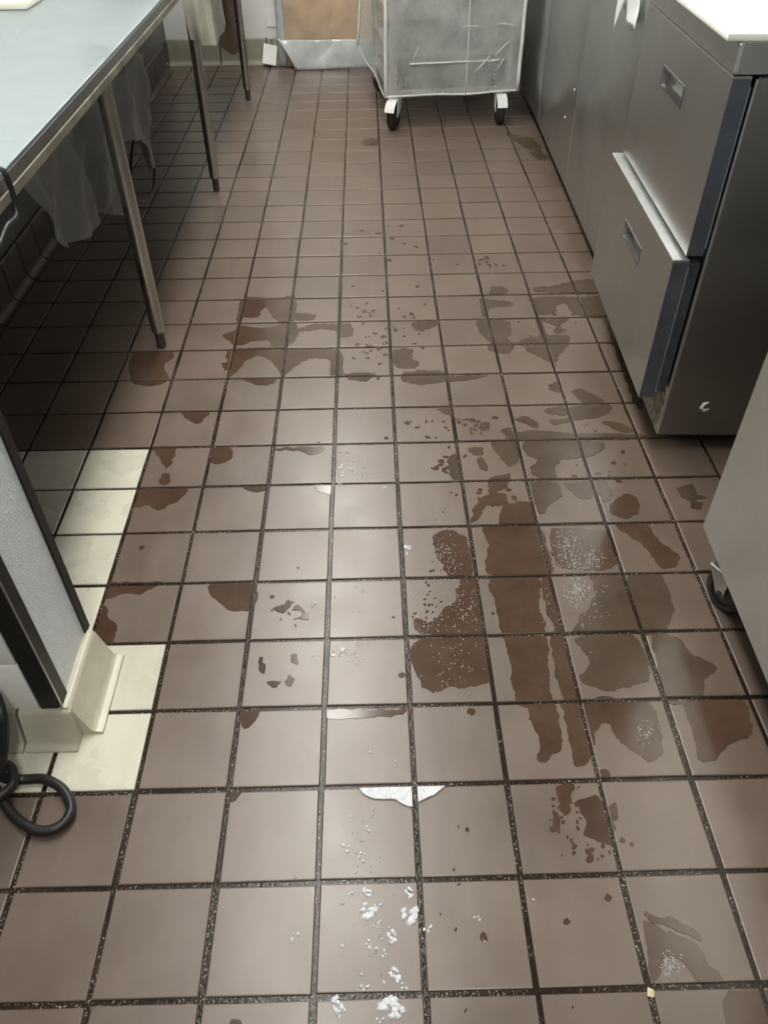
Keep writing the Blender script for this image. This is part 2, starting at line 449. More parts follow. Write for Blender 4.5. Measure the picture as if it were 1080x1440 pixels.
# hanging plastic under the table
def hang_sheet(name, pts, X, mat, label, cat, depth=0.12, th=.012, seed=1):
    """polygon given in photo pixels, laid on a wavy vertical sheet hanging at X"""
    P = [onX(px, py, X) for px, py in pts]
    for it in range(2):
        q = []
        for a, b in zip(P, P[1:]+P[:1]):
            q += [a*.75+b*.25, a*.25+b*.75]
        P = q
    bm = bmesh.new()
    vs = [bm.verts.new((0, p[1], p[2])) for p in P]
    f = bm.faces.new(vs)
    bmesh.ops.triangulate(bm, faces=[f])
    for _ in range(3):
        lng = [e for e in bm.edges if e.calc_length() > 0.16]
        if not lng: break
        bmesh.ops.subdivide_edges(bm, edges=lng, cuts=1)
        bmesh.ops.triangulate(bm, faces=bm.faces[:])
    for v in bm.verts:
        y, z_ = v.co.y, v.co.z
        v.co.x = X + depth*(math.sin(y*4.1+z_*.9+seed)+.6*math.sin(y*8.3-z_*2.3+seed*2)) + .10*mnoise.noise((y*2, z_*2, seed))
    r = bmesh.ops.solidify(bm, geom=bm.faces[:], thickness=th)
    mb = MB(); bm.verts.index_update()
    mb.add([v.co for v in bm.verts], [[v.index for v in f.verts] for f in bm.faces]); bm.free()
    c = np.mean([p for p in mb.v], axis=0)
    return tag(mb.obj(name, mat, None, 'all', (X, float(c[1]), float(max(p[2] for p in mb.v)))), label, cat)
hang_sheet('plastic_sheet', [(20, 236), (140, 105), (150, 150), (158, 207), (172, 268), (163, 284), (183, 314), (150, 296), (140, 300), (127, 323), (106, 344), (79, 352), (45, 292)], -3.85, 'grey_film',
           'grey translucent plastic sheet hanging beneath the work table edge', 'plastic sheet', .10, seed=1)
hang_sheet('plastic_bag', [(150, 110), (196, 60), (204, 140), (209, 165), (208, 190), (214, 215), (219, 232), (208, 244), (201, 222), (196, 196), (185, 199), (168, 190)], -3.80, 'grey_film',
           'crumpled pale plastic bag hanging behind the table leg', 'plastic bag', .08, seed=5)
# towel over the table edge
tw = MB()
def towel(u, v):
    # u around the folded bundle, v from the far inside end on the top to the hanging hem
    a = u*2*math.pi
    n_ = max(abs(math.cos(a)), abs(math.sin(a)))
    rx, ry = .27, .75
    cx, cy, czz = -2.50, 15.95, 0
    wob = 1+.10*math.sin(3*a+v*3)+.06*math.sin(7*a)
    x = cx+rx*math.cos(a)/n_**.8*wob; y = cy+ry*math.sin(a)/n_**.8*wob
    zb = 4.26+.05*math.sin(a*2)
    return (x, y, zb+(v)*(5.62-zb))
tw.grid(towel, 40, 14)
k = len(tw.v)
tw.f.append(tuple(range(0, 40))); tw.f.append(tuple(14*41+i for i in range(40)))
# the part lying on the table top
tw.grid(lambda u, v: (-2.2-1.9*u, 15.3+1.35*v, TZ+.05+.32*math.sin(math.pi*min(1, max(0, u*.96+.02)))**.5*(.8+.2*math.sin(v*9+u*4))), 14, 12, .05)
tag(tw.obj('towel', 'dirty_cloth', None, 50, (-2.6, 15.95, TZ)), 'grimy off-white towel draped over the work table edge', 'towel')

# cords by the table
def cord(name, pts, r, label, mat='black_rubber', n=10):
    P = [Vector([float(c) for c in p]) for p in pts]
    out = []
    for i in range(len(P)-1):
        p0, p1, p2, p3 = P[max(i-1, 0)], P[i], P[i+1], P[min(i+2, len(P)-1)]
        for k in range(8):
            t = k/8
            out.append(0.5*((2*p1)+(p2-p0)*t+(2*p0-5*p1+4*p2-p3)*t*t+(3*p1-p0-3*p2+p3)*t**3))
    out.append(P[-1])
    return tag(MB().tube(out, r, n).obj(name, mat, None, 'all', tuple(P[0])), label, 'cable')
cord('power_cable', [onX(200, 150, -4.1), onX(208, 200, -4.1), onX(217, 240, -4.1), onX(214, 270, -4.1), onX(200, 284, -4.1), onX(186, 270, -4.1), onX(184, 230, -4.1), onX(190, 180, -4.1)], .03,
     'thin black cable looping beneath the table by the plastic bag')
c0 = [(-3.3, 5.55, TZ+.03), (-2.95, 5.50, TZ+.035), (-2.80, 5.50, TZ+.02), (-2.78, 5.45, 4.9)] + [tuple(onX(px, py, -2.77)) for px, py in ((10, 318), (0, 342), (-14, 365))] + [tuple(onX(-30, 395, -2.77))]
cord('power_cable', c0, .028, 'thin black cable hanging over the front edge of the work table')

# ------------------------------------------------------------------ drawer refrigerator
FY = -math.radians(2.3)
fr = tag(empty('drawer_refrigerator', (5.15, 7.68, 0), FY), 'stainless undercounter refrigerator with two drawers and recessed pulls', 'refrigerator')
W_, D_ = 4.25, 4.2      # length along the aisle, depth
MB().box(0, D_, 0, W_, .30, 5.43, .015).obj('body', 'steel_dark', fr)
MB().box(-.03, .05, .03, W_-.03, .33, 1.0, .01).obj('kick_panel', 'grime', fr)
MB().box(-.02, .03, .01, .05, .32, 5.4).obj('corner_strip', 'aluminium', fr)
def drawer(z0, z1, xf, hy, hz, parent):
    e = MB()
    # front panel with a rectangular opening for the pull
    y0, y1 = .02, W_-.05
    th = -.03 - xf
    hy0, hy1, hz0, hz1 = hy, hy+1.08, hz-.115, hz+.115
    for a, b, c, d in ((y0, hy0, z0, z1), (hy1, y1, z0, z1), (hy0, hy1, z0, hz0), (hy0, hy1, hz1, z1)):
        vs = [(xf, a, c), (xf, b, c), (xf, b, d), (xf, a, d)]
        e.add(vs, [(0, 1, 2, 3)])
    b_ = xf+.22
    e.add([(xf, y0, z0), (b_, y0, z0), (b_, y0, z1), (xf, y0, z1)], [(0, 1, 2, 3)])
    e.add([(xf, y1, z0), (b_, y1, z0), (b_, y1, z1), (xf, y1, z1)], [(0, 1, 2, 3)])
    e.add([(xf, y0, z0), (b_, y0, z0), (b_, y1, z0), (xf, y1, z0)], [(0, 1, 2, 3)])
    e.add([(xf, y0, z1), (b_, y0, z1), (b_, y1, z1), (xf, y1, z1)], [(0, 1, 2, 3)])
    e.add([(b_, y0, z0), (b_, y1, z0), (b_, y1, z1), (b_, y0, z1)], [(0, 1, 2, 3)])
    d_ = e.obj('drawer', 'steel_panel', parent, None)
    MB().box(xf+.004, b_-.004, y0-.006, y0+.004, z0+.01, z1-.02).obj('drawer_side', 'drawer_side', d_)
    h = MB()
    dp = .17
    A = [(xf, hy0, hz0), (xf, hy1, hz0), (xf, hy1, hz1), (xf, hy0, hz1)]
    B = [(xf+.10, hy0+.02, hz0+.02), (xf+.10, hy1-.02, hz0+.02), (xf+dp, hy1-.02, hz1), (xf+dp, hy0+.02, hz1)]
    h.add(A+B, [(0, 1, 5, 4), (1, 2, 6, 5), (2, 3, 7, 6), (3, 0, 4, 7), (4, 5, 6, 7)])
    h.obj('recessed_pull', 'steel_dark', d_, None)
    f = MB(); t_ = .025
    for a, b, c, dd in ((hy0-t_, hy0, hz0-t_, hz1+t_), (hy1, hy1+t_, hz0-t_, hz1+t_), (hy0, hy1, hz0-t_, hz0), (hy0, hy1, hz1, hz1+t_)):
        f.box(xf-.008, xf+.01, a, b, c, dd)
    f.obj('pull_rim', 'steel_dark', d_)
    MB().box(b_, -.03 if b_ < -.05 else .02, .10, W_-.1, z0+.08, z1-.08, .01).obj('gasket', 'gasket', d_)
    MB().box(b_-.03, b_+.015, y0-.004, y0+.03, z0+.1, z1-.1).obj('gasket_strip', 'grey_edge', d_)
    MB().box(xf-.004, xf+.22, y0, y1, z1-.015, z1+.012, .006).obj('top_ledge', 'aluminium', d_)
    return d_
drawer(1.0, 3.20, -.44, 1.50, 2.57, fr)
drawer(3.27, 5.42, -.29, 1.66, 4.77, fr)
# worktop with front apron
MB().prism([(-.32, 5.46), (-.315, 5.76), (-.30, 5.78), (D_, 5.78), (D_, 5.46)], 'y', -.03, W_+.02).obj('worktop', 'steel_panel', fr, None)
MB().box(-.33, -.27, -.045, -.02, 5.47, 5.775, .01).obj('corner_trim', 'aluminium', fr)
cas = MB().tube([(.4, .35, 0), (.4, .35, .3)], .14, 14); cas.tube([(D_-.4, .35, 0), (D_-.4, .35, .3)], .14, 14)
for x in (.45, D_-.4):
    for y in (.4, W_-.4):
        MB().tube([(x, y, 0), (x, y, .04), (x, y, .06), (x, y, .3)], [.16, .16, .10, .10], 14).obj('leg', 'wheel_grey', fr)
# white board on the worktop
wb = MB().box(4.68, 8.9, 7.70, 11.7, 5.78, 5.86, .02, 2).obj('cutting_board', 'cutting_board', None, 35, (5.1, 7.7, 5.78))
wb.rotation_euler = (0, 0, FY)
tag(wb, 'large white plastic cutting board covering the refrigerator worktop', 'board')
# curl of peel stuck to the refrigerator side
q = [onY(px, py, 7.655) for px, py in ((997, 566), (990, 568), (986, 573), (990, 577), (997, 575))]
tag(MB().tube(q, [.012, .028, .03, .03, .012], 8).obj('food_scrap', 'white_paper', None, 'all', tuple(q[2])), 'white curl of food scrap stuck to the refrigerator side', 'food scrap')

# ------------------------------------------------------------------ tall row of steel cabinets behind it
CY = -math.radians(1.7)
seams = [12.05, 17.75, 22.75, 27.6]
lab = ['plain steel cabinet adjoining the drawer refrigerator', 'plain steel cabinet between two others, with two pale flecks', 'plain steel cabinet at the far end beside the covered rack']
for k in range(3):
    a, b = seams[k]+.02, seams[k+1]-.02
    x0 = 5.40+(a-12)*math.tan(-CY)
    e = tag(empty('steel_cabinet', (x0, a, 0), CY), lab[k], 'cabinet')
    Ln = (b-a)
    MB().box(.14, 3.9, 0, Ln, .45, 5.5, .01).obj('body', 'steel_dark', e)
    MB().box(.0, .14, .015, Ln-.015, .47, 5.45, .018, 2).obj('door', 'steel_panel', e)
    if k == 1:
        for py_, pz_ in ((.35, 2.55), (1.0, 1.75)): MB().box(-.02, .01, py_, py_+.05, pz_, pz_+.04, .008).obj('fleck', 'white_paper', e)
    MB().box(.004, .03, -.012, .02, .48, 5.44, .004).obj('edge_strip', 'aluminium', e)
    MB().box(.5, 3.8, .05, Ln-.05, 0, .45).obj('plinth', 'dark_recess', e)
    MB().box(-.03, 3.95, -.01, Ln+.01, 5.5, 5.72, .03, 2).obj('counter_top', 'steel_panel', e)
# white napkin hanging at the counter corner
nk = MB()
X_ = 5.33
def quad_sheet(pts, X, th=.012, wob=.03, seed=0):
    P = [onX(px, py, X) for px, py in pts]
    def fn(u, v):
        a = P[0]*(1-u)*(1-v)+P[1]*u*(1-v)+P[2]*u*v+P[3]*(1-u)*v
        return (X-.03+wob*math.sin(a[1]*9+seed)+wob*.6*math.sin(a[2]*7+a[1]*4), a[1], a[2])
    return fn
nk.grid(quad_sheet([(874, -30), (902, -30), (895, 42), (882, 27)], X_), 8, 10, .012)
nk.grid(quad_sheet([(876, -14), (885, -8), (867, 41), (865.5, 32)], X_-.05, wob=.015, seed=2), 4, 10, .012)
tag(nk.obj('napkin', 'white_film', None, 'all', (X_, 13.6, 5.2)), 'torn white plastic scrap hanging between the drawer refrigerator and the cabinet', 'plastic scrap')

# ------------------------------------------------------------------ near steel cabinet on casters
NY = -math.radians(2.0)
nc = tag(empty('steel_equipment_cabinet', (4.83, 4.97, 0), NY), 'large pale stainless equipment cabinet on casters beside the refrigerator', 'cabinet')
MB().box(0, 4.3, -7.5, 0, .90, 5.7, .03, 2).obj('body', 'steel_near', nc)
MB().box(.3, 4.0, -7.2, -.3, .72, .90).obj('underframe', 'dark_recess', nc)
MB().box(-.02, 4.35, -7.52, .02, 5.7, 5.9, .03, 2).obj('counter_top', 'steel_near', nc)
def caster(parent, x, y, zt, R=.40, rz=0.0, bracket='white_metal', w=.11):
    e = bpy.data.objects.new('caster', None); e.empty_display_size = .02
    e.location = (x*T, y*T, 0); e.rotation_euler = (0, 0, rz); COL.objects.link(e); e.parent = parent
    # wheel: tyre with a dished hub, axle along local x
    n = 28; prof = [(-w, R*.62), (-w, R*.86), (-w*.75, R*.97), (0, R), (w*.75, R*.97), (w, R*.86), (w, R*.62)]
    vs = []; fs = []
    off_ = -R*.35
    for k in range(n):
        a = 2*math.pi*k/n
        for (u, r) in prof: vs.append((u, off_+r*math.cos(a), R+r*math.sin(a)))
    m_ = len(prof)
    for k in range(n):
        for i in range(m_):
            fs.append((k*m_+i, k*m_+(i+1) % m_, ((k+1) % n)*m_+(i+1) % m_, ((k+1) % n)*m_+i))
    MB().add(vs, fs).obj('tyre', 'black_rubber', e, 40)
    hb = MB().tube([(-w*.8, off_, R), (w*.8, off_, R)], R*.63, 20); hb.tube([(-w*1.5, off_, R), (w*1.5, off_, R)], R*.16, 12)
    hb.obj('hub', 'wheel_grey', e)
    f = MB()
    for s_ in (-1, 1):
        xx = s_*w*1.38
        f.prism([(off_-R*.18, R*.92), (off_+R*.18, R*.92), (R*.55, R*2.02), (-R*.55, R*2.02)], 'x', xx-.012, xx+.012)
    f.box(-w*1.45, w*1.45, -R*.58, R*.58, R*2.0, R*2.09, .01)
    # curved cover over the wheel
    pr = []
    for k in range(7):
        a = math.radians(62+k*16); pr.append((off_+R*1.10*math.cos(a), R+R*1.10*math.sin(a)))
    for k in range(6, -1, -1):
        a = math.radians(62+k*16); pr.append((off_+R*1.17*math.cos(a), R+R*1.17*math.sin(a)))
    f.prism(pr, 'x', -w*1.4, w*1.4)
    f.obj('fork', bracket, e, 35)
    MB().tube([(0, 0, R*2.05), (0, 0, zt)], .09, 14).obj('stem', 'aluminium', e)
    return e
caster(nc, .30, -.45, .92, .30, 0.5, 'aluminium')
caster(nc, .30, -6.9, .92, .30, 0.2, 'aluminium')
caster(nc, 3.8, -.5, .92, .30, 0.2, 'aluminium')
caster(nc, 3.8, -6.9, .92, .30, 0.2, 'aluminium')

# ------------------------------------------------------------------ plastic covered rack
CR = math.radians(6.5)
rk = tag(empty('covered_rack', (1.245, 23.9, 0), CR), 'tall wheeled tray rack under a cloudy zipped plastic cover', 'rack')
RW, RD, RH = 4.05, 4.9, 11.0
for x in (.25, RW-.25):
    for y in (.12, RD-.4):
        MB().box(x-.09, x+.09, y-.09, y+.09, .86, RH-.1, .01).obj('post', 'aluminium', rk)
for z_ in (.98, RH-.2):
    s = MB()
    s.box(.2, RW-.2, .05, .2, z_-.08, z_+.08, .01); s.box(.2, RW-.2, RD-.5, RD-.32, z_-.08, z_+.08, .01)
    s.box(.16, .34, .12, RD-.4, z_-.08, z_+.08, .01); s.box(RW-.34, RW-.16, .12, RD-.4, z_-.08, z_+.08, .01)
    s.obj('frame', 'aluminium', rk)
for k in range(9):
    z_ = 1.95+.98*k
    for x in (.34, RW-.34):
        MB().box(x-.09, x+.09, .1, RD-.4, z_-.07, z_-.05).obj('runner', 'aluminium', rk)
    if k in (0, 1, 3, 4, 6):
        p = MB(); p.box(.4, RW-.4, .25, RD-.5, z_-.04, z_-.02)
        for a in ((.36, .42, .22, RD-.48), (RW-.42, RW-.36, .22, RD-.48), (.36, RW-.36, .22, .28), (.36, RW-.36, RD-.53, RD-.47)):
            p.box(a[0], a[1], a[2], a[3], z_-.04, z_+.12)
        p.obj('sheet_pan', 'aluminium', rk)
zl = lambda y: .92+.075*y
def cov_front(u, v):
    z_ = .92+.02*math.sin(u*9)+v*(RH-.92); fl_ = (1-v)**3
    return (u*(RW+.02)+.05*fl_*(u-.5), -.04-.035*fl_*math.sin(u*11)-.03*math.sin(u*7+z_*2.1)*math.sin(math.pi*u)-.015*math.sin(z_*5+u*15), z_)
def cov_left(u, v):
    y = u*RD; zb = zl(y)
    z_ = zb+v*(RH-zb); fl_ = (1-v)**4
    return (-.04-.28*fl_*u**1.5-.04*math.sin(u*9+z_*1.3)*math.sin(math.pi*u), y-.04, z_)
def cov_right(u, v):
    y = u*RD; z_ = .92+v*(RH-.92)
    return (RW+.04+.03*math.sin(u*9+z_), y-.04, z_)
def cov_back(u, v):
    zb = zl(RD)*(1-u)+.92*u
    return (u*RW-.30*(1-u)*(1-v)**4, RD-.04+.02*math.sin(u*12), zb+v*(RH-zb))
cv = MB().grid(cov_front, 40, 44).grid(cov_left, 24, 36).grid(cov_right, 20, 30).grid(cov_back, 16, 30)
cv.grid(lambda u, v: (u*RW, v*RD-.04, RH+.01), 10, 10)
cvo = cv.obj('plastic_cover', 'cover_film', rk, 'all')
sm_ = MB()
sm_.tube([cov_front(0, v/30) for v in range(31)], .055, 8)
sm_.tube([cov_front(1, v/30) for v in range(31)], .055, 8)
sm_.tube([cov_left(1, v/30) for v in range(31)], .04, 8)
sm_.obj('seam_piping', 'hem', cvo, 'all')
hm = MB()
hm.grid(lambda u, v: (cov_front(u, 0)[0], cov_front(u, 0)[1]-.012, cov_front(u, 0)[2]+.06*v-.02), 40, 1, .012)
hm.grid(lambda u, v: (cov_left(u, 0)[0]-.012, cov_left(u, 0)[1], cov_left(u, 0)[2]+.06*v-.02), 24, 1, .012)
hm.obj('hem', 'hem', cvo, 'all')
zp = MB().tube([(cov_front(.60, v/30)[0], cov_front(.60, v/30)[1]-.01, cov_front(.60, v/30)[2]) for v in range(30)], .016, 6)
zp.obj('zip', 'hem', cvo, 'all')
bd2 = MB().grid(lambda u, v: (.7+2.75*u, -.075, 1.78+.05*v), 12, 1, .01)
bd2.obj('welded_band', 'hem', cvo, 'all')
fo = MB()
for a_, b_2, r_ in (((3.75, 2.35), (3.25, 1.95), .022), ((3.15, 1.95), (2.8, 1.6), .025), ((2.95, 1.75), (2.65, 1.5), .018), ((3.6, 1.9), (3.35, 1.55), .016), ((1.0, 2.3), (.75, 1.85), .012), ((3.2, 2.75), (3.9, 2.72), .02), ((2.2, 2.7), (2.8, 2.75), .014)):
    fo.tube([(a_[0]+(b_2[0]-a_[0])*t_/5, -.085-.015*math.sin(t_*.63), a_[1]+(b_2[1]-a_[1])*t_/5+.02*math.sin(t_)) for t_ in range(6)], [r_*.1, r_*.5, r_*.65, r_*.6, r_*.4, r_*.1], 6)
fo.obj('creases', 'hem', cvo, 'all')
caster(rk, .30, .15, .95, .40, math.radians(-28))
caster(rk, RW-.45, .15, .95, .40, math.radians(-4))
caster(rk, .30, RD-.6, .95, .40, math.radians(20))
caster(rk, RW-.45, RD-.6, .95, .40, math.radians(-10))

# ------------------------------------------------------------------ far end clutter
cb = tag(empty('cardboard_stack', (-.6, 31.48, 0)), 'flattened brown cardboard wrapped in clear plastic against the far wall', 'cardboard')
for k in range(3):
    MB().box(-1.75+.03*k, 2.4-.05*k, .08*k, .08*k+.06, .02, 4.6-.1*k, .008).obj('cardboard_sheet', 'cardboard', cb)
def wrap(u, v):
    return (-1.85+4.3*u, -.06+.03*math.sin(u*17+v*5)+.02*math.sin(v*23), .03+4.5*v)
wr = MB().grid(wrap, 30, 24).obj('plastic_wrap', 'wrap_film', cb, 'all')
MB().grid(lambda u, v: (-2.02+.30*u, -.04-.07*math.sin(u*3.1)-.02*math.sin(v*13), .06+4.4*v), 6, 16, .02).obj('folded_wrap_edge', 'clear_film', cb, 'all')
ps = MB()
A_, B_ = (-2.60, 31.22, .93), (-1.97, 30.95, .015)
def skirt(u, v):
    x = (A_[0]*(1-v)+B_[0]*v) + u*3.7*(1-v*.12)
    y = A_[1]*(1-v)+B_[1]*v + .12*u*v + .05*math.sin(u*13+v*4)*(1-v)
    z_ = A_[2]*(1-v)**.8+.02 + .07*math.sin(u*9+v*3)*v*(1-v)*2
    return (x, y, max(.012, z_))
ps.grid(skirt, 40, 14, .012)
ps.tube([(A_[0]*(1-t/8)+B_[0]*t/8, A_[1]*(1-t/8)+B_[1]*t/8-.02, .97*(1-t/8)**.8+.05) for t in range(9)], .045, 8)
tag(ps.obj('plastic_sheet', 'clear_film', None, 'all', (-.8, 31.2, 0)), 'crumpled shiny plastic sheet sloping onto the floor before the cardboard', 'plastic sheet')
# papers
pp = MB().grid(lambda u, v: (-3.28+.5*u+.10*v, 31.42+.22*v, .06+.62*v+.10*(1-u)), 4, 4, .02)
tag(pp.obj('paper_card', 'white_paper', None, None, (-3.0, 31.5, 0)), 'small white card leaning on the cove base at the far wall', 'card')
pp = MB().box(-3.02, -2.66, 31.95, 31.99, 1.25, 1.80, .006)
tag(pp.obj('paper_note', 'white_paper', None, None, (-2.84, 31.99, 1.25)), 'small white paper fixed to the far white wall', 'paper')
cord('hanging_string', [onY(374, 52, 31.70), onY(374.5, 70, 31.68), onY(376, 88, 31.60), onY(376.5, 103, 30.95)[:3]], .018, 'thin dark string hanging down the far wall to the floor')
# brown paper bag behind the far leg
bg = MB()
def bag(u, v):
    a = u*2*math.pi; n_ = max(abs(math.cos(a)), abs(math.sin(a)))
    s_ = 1+.05*math.sin(5*a+v*6)
    return (-3.93+.36*math.cos(a)/n_**.8*s_, 28.6+.30*math.sin(a)/n_**.8*s_, 1.28+.10*math.sin(a*2+1)+.06*math.sin(a*5)+v*3.2)
bg.grid(bag, 32, 12); bg.f.append(tuple(range(32)))
bgo = tag(bg.obj('paper_bag', 'brown_paper', None, 40, (-3.93, 28.6, 4.4)), 'brown paper bag hanging past the end of the work table', 'bag')

# ------------------------------------------------------------------ black cable on the floor, near left
cz = .065
pts = [fl(-40, 1040, 1.1), fl(-12, 975, 1.0), fl(4, 1010, .8), fl(6, 1050, .5), fl(2, 1090, .22), fl(30, 1096, .07), fl(62, 1096, .07), fl(88, 1110, .07), fl(100, 1138, .07), fl(84, 1162, .07), fl(52, 1168, .07), fl(18, 1146, .07), fl(-4, 1112, .10), fl(-30, 1080, .12)]
ca = cord('power_cable', pts, .054, 'thick black cable coiled on the floor beside the partition wall', n=12)
pts = [fl(-20, 1128, .19), fl(4, 1116, .19), fl(18, 1102, .19), fl(17, 1082, .19), fl(4, 1074, .22), fl(-20, 1078, .3)]
cb_ = cord('cable_loop', pts, .052, None, n=12)
for key in ('label', 'category'):
    if key in cb_: del cb_[key]
cb_.location = cb_.location-ca.location
cb_.parent = ca

# ------------------------------------------------------------------ wet patches
def chaikin(P, n=2):
    for _ in range(n):
        q = []
        for a, b in zip(P, P[1:]+P[:1]): q += [a*.75+b*.25, a*.25+b*.75]
        P = q
    return P
def clip(P, axis, val, keep_less):
    out = []
    for a, b in zip(P, P[1:]+P[:1]):
        ia = (a[axis] <= val) == keep_less; ib = (b[axis] <= val) == keep_less
        if ia: out.append(a)
        if ia != ib:
            t = (val-a[axis])/(b[axis]-a[axis]); out.append(a+(b-a)*t)
    return out
def patch_mesh(P, zt=cm(.075), inset=.031, jag=.016, seed=0):
    """outline in tile units, cut at the joints so that each tile carries its own film"""
    P = [np.array(p[:2], float) for p in P]
    c_ = sum(P)/len(P); P = [c_+(p-c_)*1.03 for p in P]
    S = []
    for i in range(len(P)):
        p0, p1, p2, p3 = P[i-1], P[i], P[(i+1) % len(P)], P[(i+2) % len(P)]
        for k in range(4):
            t = k/4
            cr_ = 0.5*((2*p1)+(p2-p0)*t+(2*p0-5*p1+4*p2-p3)*t*t+(3*p1-p0-3*p2+p3)*t**3)
            S.append(cr_*.6+(p1+(p2-p1)*t)*.4)
    P = S
    Q = []
    for a, b in zip(P, P[1:]+P[:1]):
        n_ = max(1, int(np.linalg.norm(b-a)/.025))
        for k in range(n_):
            p = a+(b-a)*k/n_
            d = mnoise.noise_vector((p[0]*9, p[1]*9, seed*3.1))
            d2 = mnoise.noise_vector((p[0]*31, p[1]*31, seed*1.7))
            Q.append(p+np.array([d[0], d[1]])*jag*2.2+np.array([d2[0], d2[1]])*jag*.9)
    P = Q
    mb = MB()
    xs = [p[0] for p in P]; ys = [p[1] for p in P]
    for i in range(math.floor(min(xs)), math.floor(max(xs))+1):
        for j in range(math.floor(min(ys)), math.floor(max(ys))+1):
            c = P
            for ax, val, kl in ((0, i+inset, False), (0, i+1-inset, True), (1, j+inset, False), (1, j+1-inset, True)):
                c = clip(c, ax, val, kl)
                if len(c) < 3: break
            if len(c) < 3: continue
            r = [c[0]]
            for p in c[1:]:
                if np.linalg.norm(p-r[-1]) > 1e-4: r.append(p)
            if len(r) < 3: continue
            ar = abs(sum(a[0]*b[1]-b[0]*a[1] for a, b in zip(r, r[1:]+r[:1])))/2
            if ar < .0015: continue
            n_ = len(r)
            mb.add([(p[0], p[1], zt) for p in r]+[(p[0], p[1], -cm(.02)) for p in r],
                   [tuple(range(n_))]+[(k, (k+1) % n_, n_+(k+1) % n_, n_+k) for k in range(n_)])
    return mb
C2 = lambda *p: [(200+x/3, 350+y/3) for x, y in p]
C3 = lambda *p: [(540+x/3, 350+y/3) for x, y in p]
C4 = lambda *p: [(160+x*.37037, 620+y*.37037) for x, y in p]
C5 = lambda *p: [(540+x*.44444, 620+y*.44444) for x, y in p]
C6 = lambda *p: [(540+x*.5, 980+y*.5) for x, y in p]
C7 = lambda *p: [(300+x/3, 1000+y/3) for x, y in p]
CF = lambda *p: [(460+x*.2963, y*.2963) for x, y in p]
Mg = lambda *p: ('M',)+p
